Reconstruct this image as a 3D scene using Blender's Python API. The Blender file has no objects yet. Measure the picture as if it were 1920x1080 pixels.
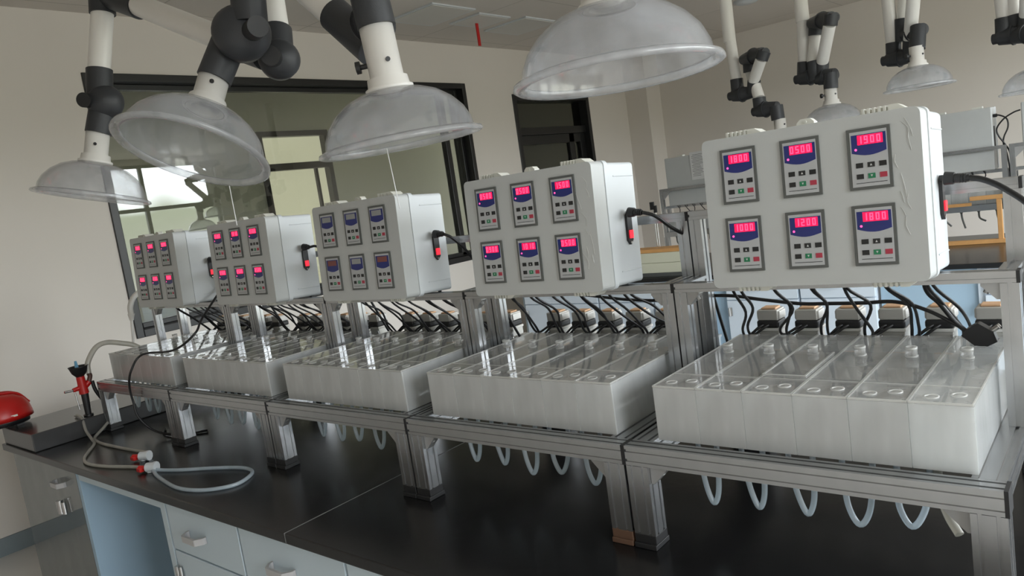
import bpy, math, random
from mathutils import Vector, Matrix
random.seed(7)
scene = bpy.context.scene
COL = scene.collection
pi = math.pi

# ------------------------------------------------------------------ camera
cam = bpy.data.cameras.new('camera'); camo = bpy.data.objects.new('camera', cam); COL.objects.link(camo)
R_ = Vector((0.7637, 0.6294, -0.1444)); U_ = Vector((0.0317, 0.1866, 0.9819)); F_ = Vector((-0.6449, 0.7544, -0.1226))
F_.normalize(); R_ = (R_ - F_*R_.dot(F_)).normalized(); U_ = R_.cross(F_)
camo.matrix_world = Matrix(((R_.x, U_.x, -F_.x, 3.566), (R_.y, U_.y, -F_.y, -1.269), (R_.z, U_.z, -F_.z, 0.774), (0, 0, 0, 1)))
cam.sensor_width = 36; cam.lens = 1403.17/1920*36; cam.clip_start = 0.02
scene.camera = camo

# ------------------------------------------------------------------ world, light, exposure
scene.view_settings.view_transform = 'Standard'; scene.view_settings.look = 'None'
scene.view_settings.gamma = 1; scene.view_settings.use_curve_mapping = False
scene.view_settings.exposure = 1.17
scene.cycles.transparent_max_bounces = 24; scene.cycles.max_bounces = 8
scene.cycles.diffuse_bounces = 5; scene.cycles.glossy_bounces = 4; scene.cycles.sample_clamp_indirect = 6
scene.cycles.caustics_reflective = False; scene.cycles.caustics_refractive = False
SKY = 7.0
wd = bpy.data.worlds.new('daylight'); scene.world = wd; wd.use_nodes = True
nt = wd.node_tree; nt.nodes.clear()
tc = nt.nodes.new('ShaderNodeTexCoord'); sx = nt.nodes.new('ShaderNodeSeparateXYZ')
nz = nt.nodes.new('ShaderNodeTexNoise'); nz.inputs['Scale'].default_value = 9
ad = nt.nodes.new('ShaderNodeMath'); ad.operation = 'MULTIPLY_ADD'; ad.inputs[1].default_value = 0.10
cr = nt.nodes.new('ShaderNodeValToRGB'); bg = nt.nodes.new('ShaderNodeBackground'); wo = nt.nodes.new('ShaderNodeOutputWorld')
nt.links.new(tc.outputs['Generated'], sx.inputs[0]); nt.links.new(tc.outputs['Generated'], nz.inputs['Vector'])
nt.links.new(nz.outputs['Fac'], ad.inputs[0]); nt.links.new(sx.outputs['Z'], ad.inputs[2])
nt.links.new(ad.outputs[0], cr.inputs[0]); nt.links.new(cr.outputs[0], bg.inputs[0]); nt.links.new(bg.outputs[0], wo.inputs[0])
e = cr.color_ramp.elements; e[0].position = 0.0; e[0].color = (.21, .215, .19, 1); e[1].position = .14; e[1].color = (.90, .955, 1, 1)
q = cr.color_ramp.elements.new(.105); q.color = (.18, .20, .15, 1)
bg.inputs[1].default_value = SKY
WIN_R = [(-1.9, -0.5), (0.0, 2.8), (3.3, 5.9)]      # window openings in the wall opposite the hall
for (a, b) in WIN_R:
    L = bpy.data.lights.new('window_portal', 'AREA'); L.shape = 'RECTANGLE'; L.size = b-a; L.size_y = 2.15
    L.cycles.is_portal = True
    o = bpy.data.objects.new('window_portal', L); COL.objects.link(o)
    o.location = (6.22, (a+b)/2, 1.075); o.rotation_euler = (pi/2, 0, pi/2)

# ------------------------------------------------------------------ materials
MATS = {}
def mat(name, color, rough=.5, metal=0, spec=.5, emit=None, es=0, noise=0, nscale=8, bump=0, coat=0):
    m = bpy.data.materials.new(name); m.use_nodes = True; t = m.node_tree; b = t.nodes['Principled BSDF']
    b.inputs['Base Color'].default_value = (*color, 1); b.inputs['Roughness'].default_value = rough
    b.inputs['Metallic'].default_value = metal; b.inputs['Specular IOR Level'].default_value = spec
    b.inputs['Coat Weight'].default_value = coat
    if emit: b.inputs['Emission Color'].default_value = (*emit, 1); b.inputs['Emission Strength'].default_value = es
    if noise or bump:
        tcn = t.nodes.new('ShaderNodeTexCoord'); n = t.nodes.new('ShaderNodeTexNoise'); n.inputs['Scale'].default_value = nscale
        n.inputs['Detail'].default_value = 4
        t.links.new(tcn.outputs['Object'], n.inputs['Vector'])
        if noise:
            mx = t.nodes.new('ShaderNodeMix'); mx.data_type = 'RGBA'
            mx.inputs[6].default_value = (*[c*(1-noise) for c in color], 1); mx.inputs[7].default_value = (*[min(1, c*(1+noise)) for c in color], 1)
            t.links.new(n.outputs['Fac'], mx.inputs[0]); t.links.new(mx.outputs[2], b.inputs['Base Color'])
        if bump:
            bp = t.nodes.new('ShaderNodeBump'); bp.inputs['Strength'].default_value = bump; bp.inputs['Distance'].default_value = .002
            t.links.new(n.outputs['Fac'], bp.inputs['Height']); t.links.new(bp.outputs[0], b.inputs['Normal'])
    MATS[name] = m; return m
def clear(name, tint, white, wfac, gloss=.08, rough=.06, fres=1.45):
    """see-through plastic: transparent + diffuse/translucent haze + fresnel gloss"""
    m = bpy.data.materials.new(name); m.use_nodes = True; t = m.node_tree; t.nodes.clear(); N = t.nodes.new; Lk = t.links.new
    tr = N('ShaderNodeBsdfTransparent'); tr.inputs[0].default_value = (*tint, 1)
    df = N('ShaderNodeBsdfDiffuse'); df.inputs[0].default_value = (*white, 1)
    tl = N('ShaderNodeBsdfTranslucent'); tl.inputs[0].default_value = (*white, 1)
    a = N('ShaderNodeMixShader'); a.inputs[0].default_value = .5; Lk(df.outputs[0], a.inputs[1]); Lk(tl.outputs[0], a.inputs[2])
    b = N('ShaderNodeMixShader'); b.inputs[0].default_value = wfac; Lk(tr.outputs[0], b.inputs[1]); Lk(a.outputs[0], b.inputs[2])
    if wfac > .15:
        n = N('ShaderNodeTexNoise'); n.inputs['Scale'].default_value = 14; n.inputs['Detail'].default_value = 3
        tcn = N('ShaderNodeTexCoord'); mp = N('ShaderNodeMapping'); mp.inputs['Scale'].default_value = (1, 1, .25)
        Lk(tcn.outputs['Object'], mp.inputs[0]); Lk(mp.outputs[0], n.inputs['Vector'])
        r = N('ShaderNodeMapRange'); r.inputs[1].default_value = .3; r.inputs[2].default_value = .7
        r.inputs[3].default_value = max(0, wfac-.09); r.inputs[4].default_value = min(1, wfac+.09)
        Lk(n.outputs['Fac'], r.inputs[0]); Lk(r.outputs[0], b.inputs[0])
    g = N('ShaderNodeBsdfGlossy'); g.inputs['Roughness'].default_value = rough
    lw = N('ShaderNodeLayerWeight'); lw.inputs[0].default_value = .5
    pw = N('ShaderNodeMath'); pw.operation = 'POWER'; pw.inputs[1].default_value = 4; Lk(lw.outputs['Facing'], pw.inputs[0])
    f0 = ((fres-1)/(fres+1))**2*1.6
    fr = N('ShaderNodeMath'); fr.operation = 'MULTIPLY_ADD'; fr.inputs[1].default_value = .62; fr.inputs[2].default_value = f0; Lk(pw.outputs[0], fr.inputs[0])
    c = N('ShaderNodeMixShader'); Lk(fr.outputs[0], c.inputs[0]); Lk(b.outputs[0], c.inputs[1]); Lk(g.outputs[0], c.inputs[2])
    o = N('ShaderNodeOutputMaterial'); Lk(c.outputs[0], o.inputs[0])
    MATS[name] = m; return m
ALU = mat('brushed_aluminium', (.47, .48, .49), .27, .95, noise=.10, nscale=30)
ALU2 = mat('aluminium_bracket', (.42, .42, .42), .5, .6)
BLK = mat('black_plastic', (.012, .012, .013), .45)
RUB = mat('black_cable_rubber', (.008, .008, .009), .42)
CAPM = mat('dark_grey_end_cap', (.016, .016, .017), .5)
JOINT = mat('charcoal_joint_plastic', (.030, .032, .036), .5, bump=.15, nscale=300)
TUBE = mat('white_enamel_tube', (.80, .78, .74), .30)
WALL = mat('off_white_wall_paint', (.70, .655, .60), .85, noise=.03, nscale=1.2)
HALLW = mat('olive_grey_hall_paint', (.60, .60, .52), .8, noise=.05, nscale=1)
FRAME = mat('black_window_frame', (.012, .012, .012), .35)
BASEB = mat('grey_blue_skirting', (.20, .24, .26), .5)
TOP = mat('black_epoxy_worktop', (.009, .009, .0095), .25, noise=.15, nscale=40, bump=.12)
LEDGE = mat('dark_grey_ledge', (.045, .045, .046), .22, noise=.15, nscale=25)
BLUE = mat('pale_blue_cabinet_paint', (.53, .62, .68), .38)
BLUEF = mat('pale_blue_paint_lit_far', (.68, .76, .84), .38)  # same cabinet paint, lightened to carry the stronger light on the far bench
BLUES = mat('blue_cabinet_side', (.36, .50, .62), .45)
GREY = mat('grey_handle_plastic', (.45, .44, .44), .4)
PVC = mat('light_grey_enclosure_plastic', (.50, .515, .51), .42, noise=.03, nscale=20, bump=.05)
PVCW = mat('white_enclosure_plastic', (.60, .63, .65), .38)
IVORY = mat('ivory_latch_plastic', (.72, .72, .66), .45)
BEZ = mat('grey_meter_bezel', (.10, .105, .10), .5)
PLATE = mat('silver_meter_plate', (.45, .46, .47), .4)
DISP = mat('blue_meter_display', (.018, .028, .17), .3)
DIG = mat('red_led_digits', (.8, .02, .08), .4, emit=(1, .022, .055), es=2.5)
DIGB = mat('red_led_glow_window', (.4, .01, .05), .4, emit=(1, .0, .045), es=.75)
OFFW = mat('blank_lcd_window', (.30, .31, .31), .35)
OFFR = mat('dim_red_lcd_window', (.22, .07, .06), .4)
LED = mat('pink_indicator', (.9, .1, .3), .4, emit=(1, .06, .28), es=.8)
BTK = mat('black_button', (.018, .018, .018), .5)
BTG = mat('green_button', (.02, .20, .09), .5)
BTR = mat('red_button', (.42, .04, .07), .5)
WHT = mat('white_print', (.6, .6, .6), .5)
RED = mat('red_plastic', (.50, .012, .010), .35)
REDL = mat('lit_red_rocker', (.55, .01, .02), .35, emit=(1, .02, .04), es=.7)
LABB = mat('light_blue_plastic', (.12, .32, .48), .4)
BROWN = mat('brown_metal_fitting', (.10, .05, .04), .5, .3)
STEEL = mat('stainless_steel', (.62, .61, .60), .22, 1)
MOTC = mat('motor_lamination_grey', (.50, .49, .46), .45, .35)
COPPER = mat('orange_motor_top', (.62, .38, .22), .5)
MOTW = mat('white_motor_base', (.66, .65, .62), .45)
WOOD = mat('orange_pine_wood', (.62, .33, .12), .55, noise=.18, nscale=14)
FOAM = mat('cream_foam_board', (.66, .66, .52), .85)
PAPER = mat('white_paper', (.70, .70, .70), .8)
CEILP = mat('ceiling_light_panel', (.62, .60, .56), .5)
SLOT = mat('dark_slot', (.02, .02, .02), .7)
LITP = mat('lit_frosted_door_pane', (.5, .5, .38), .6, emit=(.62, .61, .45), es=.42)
WOODB = mat('brown_stained_foot', (.12, .065, .04), .6)
ACR = clear('clear_acrylic', (.95, .95, .95), (.98, .98, .96), .26, rough=.04)
ACRF = clear('milky_acrylic_wall', (.88, .89, .88), (.95, .96, .96), .64, rough=.18)
ACRS = clear('hazy_acrylic_side', (.90, .92, .92), (.96, .97, .97), .45, rough=.08)
EDGE = clear('bright_acrylic_edge', (.9, .9, .9), (.95, .95, .92), .62, rough=.08)
HOODP = clear('frosted_polycarbonate_hood', (.95, .955, .96), (.88, .91, .97), .165, rough=.12, fres=1.5)
HOODR = clear('frosted_hood_rim', (.94, .95, .96), (.86, .87, .89), .34, rough=.2, fres=1.5)
SILT = clear('translucent_silicone_tube', (.90, .95, .98), (.78, .88, .95), .62, rough=.2)
HOSEW = clear('cloudy_white_hose', (.85, .85, .80), (.70, .68, .62), .72, rough=.25)
GLASS = clear('window_glass', (.84, .85, .82), (.3, .3, .3), .01, rough=.0, fres=1.62)
GLASSD = clear('dark_door_glass', (.14, .14, .13), (.1, .1, .1), .01, rough=.02, fres=1.5)
GLASSC = clear('cabinet_glass_door', (.74, .76, .76), (.45, .47, .47), .28, rough=.03, fres=1.3)
# floor: pale grey vinyl; ceiling: square tiles with seams
FLOOR = mat('grey_vinyl_floor', (.60, .59, .57), .25, noise=.04, nscale=2)
CEIL = bpy.data.materials.new('ceiling_tiles'); CEIL.use_nodes = True
t = CEIL.node_tree; b = t.nodes['Principled BSDF']; b.inputs['Roughness'].default_value = .9
br = t.nodes.new('ShaderNodeTexBrick'); br.offset = 0; br.inputs['Color1'].default_value = (.62, .575, .52, 1); br.inputs['Color2'].default_value = (.65, .60, .545, 1)
br.inputs['Mortar'].default_value = (.40, .37, .33, 1); br.inputs['Scale'].default_value = 1; br.inputs['Mortar Size'].default_value = .004
br.inputs['Brick Width'].default_value = 1.2; br.inputs['Row Height'].default_value = 1.2
tcn = t.nodes.new('ShaderNodeTexCoord'); t.links.new(tcn.outputs['Object'], br.inputs['Vector']); t.links.new(br.outputs[0], b.inputs['Base Color'])

# ------------------------------------------------------------------ mesh builder
class M:
    def __init__(s): s.v = []; s.f = []; s.mi = []; s.sm = []
    def add(s, vs, fs, mi=0, smooth=False):
        n = len(s.v); s.v += [tuple(x) for x in vs]
        for f in fs: s.f.append([i+n for i in f]); s.mi.append(mi); s.sm.append(smooth)
        return s
    def box(s, x0, x1, y0, y1, z0, z1, mi=0):
        vs = [(x, y, z) for z in (z0, z1) for y in (y0, y1) for x in (x0, x1)]
        return s.add(vs, [(0, 2, 3, 1), (4, 5, 7, 6), (0, 1, 5, 4), (2, 6, 7, 3), (0, 4, 6, 2), (1, 3, 7, 5)], mi)
    def prism(s, poly, p0, p1, u, v, mi=0, smooth=False):
        """2D polygon in (u,v) swept from p0 to p1"""
        p0, p1, u, v = map(Vector, (p0, p1, u, v)); n = len(poly)
        if (u.cross(v)).dot(p1-p0) < 0: poly = poly[::-1]
        vs = [p0+u*a+v*b for a, b in poly]+[p1+u*a+v*b for a, b in poly]
        s.add(vs, [tuple(range(n))[::-1], tuple(range(n, 2*n))], mi)
        s.add(vs, [(i, (i+1) % n, (i+1) % n+n, i+n) for i in range(n)], mi, smooth)
        return s
    def cyl(s, p0, p1, r0, r1=None, n=20, mi=0, caps=True):
        p0, p1 = Vector(p0), Vector(p1); r1 = r0 if r1 is None else r1
        d = (p1-p0).normalized(); a = d.orthogonal().normalized(); b = d.cross(a)
        ring = [a*math.cos(2*pi*i/n)+b*math.sin(2*pi*i/n) for i in range(n)]
        vs = [p0+c*r0 for c in ring]+[p1+c*r1 for c in ring]
        s.add(vs, [(i, (i+1) % n, (i+1) % n+n, i+n) for i in range(n)], mi, True)
        if caps: s.add(vs, [tuple(range(n))[::-1], tuple(range(n, 2*n))], mi)
        return s
    def lathe(s, prof, c, axis=(0, 0, 1), n=32, mi=0):
        """profile [(r,h)] turned about axis through c"""
        c, d = Vector(c), Vector(axis).normalized(); a = d.orthogonal().normalized(); b = d.cross(a)
        vs = [c+d*h+(a*math.cos(2*pi*i/n)+b*math.sin(2*pi*i/n))*max(r, 1e-5) for r, h in prof for i in range(n)]
        fs = [(k*n+i, k*n+(i+1) % n, (k+1)*n+(i+1) % n, (k+1)*n+i) for k in range(len(prof)-1) for i in range(n)]
        return s.add(vs, fs, mi, True)
    def tube(s, pts, r, n=8, mi=0, samples=6, hollow=None):
        P = spline([Vector(p) for p in pts], samples); k = len(P); vs = []
        t0 = (P[1]-P[0]).normalized(); a = t0.orthogonal().normalized()
        for i, p in enumerate(P):
            tt = (P[min(i+1, k-1)]-P[max(i-1, 0)]).normalized(); a = (a-tt*a.dot(tt)).normalized(); b = tt.cross(a)
            vs += [p+(a*math.cos(2*pi*j/n)+b*math.sin(2*pi*j/n))*r for j in range(n)]
        s.add(vs, [(i*n+j, i*n+(j+1) % n, (i+1)*n+(j+1) % n, (i+1)*n+j) for i in range(k-1) for j in range(n)], mi, True)
        s.add(vs, [tuple(range(n))[::-1], tuple(range((k-1)*n, k*n))], mi)
        return s
    def build(s, name, mats, parent=None, org=(0, 0, 0), bevel=0, key=None):
        me = bpy.data.meshes.new(name)
        me.from_pydata([(x-org[0], y-org[1], z-org[2]) for x, y, z in s.v], [], s.f)
        for m in (mats if isinstance(mats, (list, tuple)) else [mats]): me.materials.append(m)
        me.polygons.foreach_set('material_index', s.mi); me.polygons.foreach_set('use_smooth', s.sm); me.update()
        o = bpy.data.objects.new(name, me); COL.objects.link(o)
        if parent: o.parent = parent
        else: o.location = org
        if bevel:
            b = o.modifiers.new('bevel', 'BEVEL'); b.width = bevel; b.segments = 2; b.limit_method = 'ANGLE'
        return o
def spline(P, n):
    if len(P) < 3: return P
    out = []
    for i in range(len(P)-1):
        p0 = P[i-1] if i else P[0]*2-P[1]; p1, p2 = P[i], P[i+1]; p3 = P[i+2] if i+2 < len(P) else P[-1]*2-P[-2]
        for j in range(n):
            t = j/n; out.append(.5*((2*p1)+(p2-p0)*t+(2*p0-5*p1+4*p2-p3)*t*t+(3*p1-p0-3*p2+p3)*t**3))
    return out+[P[-1]]
def tag(o, label=None, cat=None, group=None, kind=None):
    if label: o['label'] = label
    if cat: o['category'] = cat
    if group: o['group'] = group
    if kind: o['kind'] = kind
    return o
def thing(name, label, cat, loc=(0, 0, 0), group=None, rot=None):
    o = bpy.data.objects.new(name, None); COL.objects.link(o); o.location = loc; o.empty_display_size = .05
    if rot: o.rotation_euler = rot
    return tag(o, label, cat, group)
def struct(o): o['kind'] = 'structure'; return o
def kids(o): return [c for c in bpy.data.objects if c.parent == o]
def copy_tree(o, parent=None, offset=None, kidmap=None):
    kidmap = kidmap or {}
    if not kidmap:
        for c in bpy.data.objects:
            if c.parent: kidmap.setdefault(c.parent.name, []).append(c)
    c = o.copy(); COL.objects.link(c); c.parent = parent
    if offset is not None: c.location = Vector(o.location)+Vector(offset)
    for ch in kidmap.get(o.name, []): copy_tree(ch, c, None, kidmap)
    return c
def profile(w, h, nx, ny, sl=.007, dp=.003):
    """aluminium extrusion section w x h: nx slots along the w sides, ny along the h sides"""
    def side(L, n):
        out = [(0, 0)]
        for i in range(n):
            c = L*(i+.5)/n; out += [(c-sl/2, 0), (c-sl/2, dp), (c+sl/2, dp), (c+sl/2, 0)]
        return out
    P = [(a, b) for a, b in side(w, nx)]+[(w-b, a) for a, b in side(h, ny)]
    P += [(w-a, h-b) for a, b in side(w, nx)]+[(b, h-a) for a, b in side(h, ny)]
    return P
X_, Y_, Z_ = (1, 0, 0), (0, 1, 0), (0, 0, 1)
def bar(axis, a, b, c0, c1, n0, n1, sl=.006, dp=.0028, m=None):
    """extrusion along axis from a to b; c0/c1 = (start, size) of the two cross axes"""
    m = m or M(); sec = profile(c0[1], c1[1], n0, n1, sl, dp)
    if axis == 'x': m.prism(sec, (a, c0[0], c1[0]), (b, c0[0], c1[0]), Y_, Z_)
    if axis == 'y': m.prism(sec, (c0[0], a, c1[0]), (c0[0], b, c1[0]), X_, Z_)
    if axis == 'z': m.prism(sec, (c0[0], c1[0], a), (c0[0], c1[0], b), X_, Y_)
    return m

# ------------------------------------------------------------------ room shell (bench top is z = 0)
FZ, CZ = -.80, 2.247
WX, BY, RX, FY = -1.35, 7.55, 6.2, -2.4
struct(M().box(-3.4, RX+.2, FY-.2, BY+.2, FZ-.1, FZ).build('floor', FLOOR))
struct(M().box(WX-.2, RX+.2, FY-.2, BY+.2, CZ, CZ+.1).build('ceiling', CEIL))
wl = M()
W1 = (.765, 4.22, .215, 1.885); D2 = (4.92, 6.33, FZ, 1.79)
x0, x1 = WX-.2, WX
wl.box(x0, x1, FY-.2, W1[0], FZ, CZ); wl.box(x0, x1, W1[0], W1[1], FZ, W1[2]); wl.box(x0, x1, W1[0], W1[1], W1[3], CZ)
wl.box(x0, x1, W1[1], D2[0], FZ, CZ); wl.box(x0, x1, D2[0], D2[1], D2[3], CZ); wl.box(x0, x1, D2[1], BY+.2, FZ, CZ)
struct(wl.build('wall_left', WALL))
struct(M().box(WX, RX, BY, BY+.2, FZ, CZ).build('wall_back', WALL))
struct(M().box(WX, WX+.30, BY-.35, BY, FZ, CZ).build('trim_1', WALL))           # corner column
struct(M().box(WX, RX, FY-.2, FY, FZ, CZ).build('wall_front', WALL))
wr = M(); ys = [FY-.2]+[v for w in WIN_R for v in w]+[BY+.2]
for i in range(0, len(ys), 2): wr.box(RX, RX+.2, ys[i], ys[i+1], FZ, CZ)
for a, b in WIN_R: wr.box(RX, RX+.2, a, b, FZ, 0.0); wr.box(RX, RX+.2, a, b, 2.15, CZ)
struct(wr.build('wall_right', WALL))
for i, (a, b) in enumerate(WIN_R):
    m = M(); c = (a+b)/2
    for y0_, y1_, z0_, z1_ in ((a, a+.05, 0, 2.15), (b-.05, b, 0, 2.15), (a, b, 0, .05), (a, b, 2.1, 2.15), (c-.03, c+.03, 0, 2.15), (a, b, 1.38, 1.44)):
        m.box(RX+.05, RX+.11, y0_, y1_, z0_, z1_)
    struct(m.build('window_%d' % (i+2), FRAME))
def ring(m, x0, x1, y0, y1, z0, z1, w, mi=0, bottom=True):
    m.box(x0, x1, y0, y0+w, z0, z1, mi); m.box(x0, x1, y1-w, y1, z0, z1, mi); m.box(x0, x1, y0+w, y1-w, z1-w, z1, mi)
    if bottom: m.box(x0, x1, y0+w, y1-w, z0, z0+w, mi)
    return m
m = ring(M(), WX-.2, WX+.012, *W1, .05); ring(m, WX-.13, WX-.07, W1[0]+.05, W1[1]-.05, W1[2]+.05, W1[3]-.05, .035)
m.box(WX-.13, WX-.07, W1[1]-.30, W1[1]-.24, W1[2], W1[3])
w = struct(m.build('window_1', FRAME, bevel=.004))
M().box(WX-.103, WX-.097, W1[0]+.06, W1[1]-.06, W1[2]+.06, W1[3]-.06).build('window_pane', GLASS, w)
m = ring(M(), WX-.2, WX+.012, D2[0], D2[1], D2[2], D2[3], .06, bottom=False)
m.box(WX-.14, WX-.04, D2[0]+.06, D2[1]-.06, 1.37, 1.45)
ring(m, WX-.12, WX-.07, D2[0]+.06, D2[1]-.06, FZ+.005, 1.37, .10)
m.box(WX-.12, WX-.07, 5.95, 6.05, FZ, 1.37)
w = struct(m.build('door_1', FRAME, bevel=.004))
M().box(WX-.103, WX-.097, D2[0]+.06, D2[1]-.06, FZ+.1, D2[3]-.06).build('door_pane', GLASSD, w)
M().box(WX-.065, WX-.03, 5.90, 5.93, -.05, .35).build('door_handle', STEEL, w)
bb = M().box(WX, WX+.012, FY, D2[0], FZ, FZ+.10); bb.box(WX, WX+.012, D2[1], BY-.35, FZ, FZ+.10)
struct(bb.build('baseboard_left', BASEB))
struct(M().box(WX+.3, RX, BY-.012, BY, FZ, FZ+.10).build('baseboard_back', BASEB))
# hall behind the window
struct(M().box(-3.4, -3.2, -1.2, 3.06, FZ, CZ).box(-3.4, -3.2, 3.93, 9, FZ, CZ).box(-3.4, -3.2, 3.06, 3.93, 1.76, CZ).build('wall_hall_far', HALLW))
struct(M().box(-3.2, x0, -1.4, -1.2, FZ, CZ).build('wall_hall_near_end', HALLW))
struct(M().box(-3.2, x0, 8.8, 9, FZ, CZ).build('wall_hall_far_end', HALLW))
struct(M().box(-3.4, x0, -1.4, 9, CZ-.1, CZ).build('ceiling_hall', HALLW))
m = ring(M(), -3.30, -3.17, 3.06, 3.93, FZ, 1.76, .055, bottom=False); m.box(-3.30, -3.17, 3.1, 3.9, 1.36, 1.43)
m.box(-3.28, -3.22, 3.73, 3.76, FZ, 1.36)
w = struct(m.build('door_2', FRAME))
M().box(-3.27, -3.255, 3.1, 3.9, FZ, 1.72).build('door_pane', LITP, w)
# ceiling fixtures
for i, (px, py, sx_, sy_) in enumerate([(-.60, 3.70, .17, .20), (-.61, 4.27, .24, .24), (-.61, 3.14, .25, .24)]):
    t_ = thing('ceiling_light', ['square ceiling light panel, middle one above the big window, near the red tag', 'square ceiling light panel closest to the far glass door', 'wide ceiling light panel, nearest of the three to the camera'][i], 'ceiling light', (px, py, CZ))
    M().box(px-sx_, px+sx_, py-sy_, py+sy_, CZ-.012, CZ-.001).build('panel_frame', PVCW, t_, (px, py, CZ))
    M().box(px-sx_+.02, px+sx_-.02, py-sy_+.02, py+sy_-.02, CZ-.015, CZ-.012).build('diffuser', CEILP, t_, (px, py, CZ))
tag(M().box(-.66, -.652, 3.70, 3.73, CZ-.20, CZ-.013).build('hanging_tag', RED, org=(-.65, 3.71, CZ-.1)), 'thin red strip hanging from the ceiling light panel', 'tag')
tag(M().lathe([(0, -.035), (.09, -.03), (.12, -.012), (.12, -.001)], (.81, 5.9, CZ)).build('smoke_detector', PVCW, org=(.81, 5.9, CZ)), 'round white detector on the ceiling above the far bench', 'detector')

# ------------------------------------------------------------------ near island bench
TX0, SEAM, TX1, TY0, TY1 = -.40, 1.85, 4.3, -.30, 1.20
for a, b, l in ((TX0, SEAM-.0008, 'black epoxy bench top section at the red helmet end'), (SEAM+.0008, TX1, 'black epoxy bench top section nearest the camera, right of the seam')):
    tag(M().box(a, b, TY0, TY1, -.03, 0).build('worktop', TOP, org=(a, TY0, -.03), bevel=.003), l, 'worktop')
lg = M().box(-.385, 0, TY0+.01, TY1, .0005, .078)
tag(lg.build('bench_end_ledge', LEDGE, org=(-.385, TY0, 0), bevel=.004), 'raised dark grey ledge across the left end of the black bench', 'ledge')
M().box(SEAM-.0007, SEAM+.0007, TY0-.0004, TY1, -.029, .0004).build('seam_joint', mat('pale_seam', (.16, .16, .155), .6), [c for c in bpy.data.objects if c.name == 'worktop'][0], (TX0, TY0, -.03))
GX = (0.36, 1.10, 1.548, 2.05, 2.55, 3.05, 3.55, 4.05)
t_ = thing('knee_bay', 'pale blue open knee bay under the near bench', 'bench bay', (.36, -.27, FZ))
M().box(.345, .375, -.27, 1.15, FZ, -.0305).build('side_panel', BLUES, t_, (.36, -.27, FZ), bevel=.002)
M().box(.375, 1.06, -.27, -.25, -.075, -.0305).build('front_rail', BLUE, t_, (.36, -.27, FZ))
M().box(.375, 1.06, .45, .47, FZ, -.0305).build('back_panel', BLUES, t_, (.36, -.27, FZ))
t_ = thing('cabinet_door', 'clear glass cabinet door with grey handle left of the knee bay', 'door', (-.38, -.26, FZ))
M().box(-.38, .34, -.27, -.264, FZ+.05, -.032).build('glass_panel', GLASSC, t_, (-.38, -.26, FZ))
def handle(cx, y, cz, L=.10, vert=False):
    m = M(); h = L/2
    m.prism([(-h, 0), (-h+.006, .006), (-h*.72, .030), (h*.72, .030), (h-.006, .006), (h, 0), (h, -.0), (h*.80, .040), (-h*.80, .040)], (0, 0, 0), (0, 0, 0.0001), X_, (0, -1, 0)) if 0 else None
    pts = [(-h, .0), (-h, -.012), (-h*.68, -.034), (h*.68, -.034), (h, -.012), (h, 0), (h*.86, 0), (h*.86, -.010), (h*.58, -.026), (-h*.58, -.026), (-h*.86, -.010), (-h*.86, 0)]
    m.prism([(a, b) for a, b in pts], (cx, y, cz-.010), (cx, y, cz+.010), X_, Y_)
    return m
handle(.17, -.27, -.115).build('handle', GREY, t_, (-.38, -.26, FZ), bevel=.002)
M().cyl((.14, -.285, -.245), (.14, -.285, -.19), .014).cyl((.168, -.28, -.245), (.168, -.28, -.195), .010).build('hinge_barrel', STEEL, t_, (-.38, -.26, FZ))
cabn = ['first drawer cabinet beside the open knee bay', 'second drawer cabinet from the open knee bay', 'third drawer cabinet from the open knee bay', 'fourth drawer cabinet from the open knee bay', 'fifth drawer cabinet from the open knee bay', 'sixth drawer cabinet from the open knee bay']
for i in range(6):
    a, b = GX[i+1], GX[i+2]; a0 = a if i else 1.06; og = (a, -.27, FZ)
    t_ = thing('base_cabinet', 'pale blue %s, front side of bench' % cabn[i], 'cabinet', og, 'pale blue drawer cabinets under the near bench')
    M().box(a0, b-.002, -.25, .44, FZ+.08, -.031).box(a0+.02, b-.02, -.22, .42, FZ, FZ+.08).build('body', BLUE, t_, og)
    if not i: M().box(1.06, 1.094, -.27, -.25, FZ+.08, -.031).build('frame_post', BLUE, t_, og)
    d = M().box(a+.004, b-.006, -.27, -.25, -.208, -.036).build('drawer', BLUE, t_, og, bevel=.002)
    handle((a+b)/2+(-.035 if i == 0 else -.035), -.27, -.132, .115).build('handle', GREY, d, og, bevel=.003)
    d = M().box(a+.004, b-.006, -.27, -.25, FZ+.085, -.214).build('door', BLUE, t_, og, bevel=.002)
    M().cyl((a+.012, -.278, -.32), (a+.012, -.278, -.265), .008).cyl((a+.032, -.276, -.32), (a+.032, -.276, -.265), .006).build('hinge', STEEL, d, og)

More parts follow.
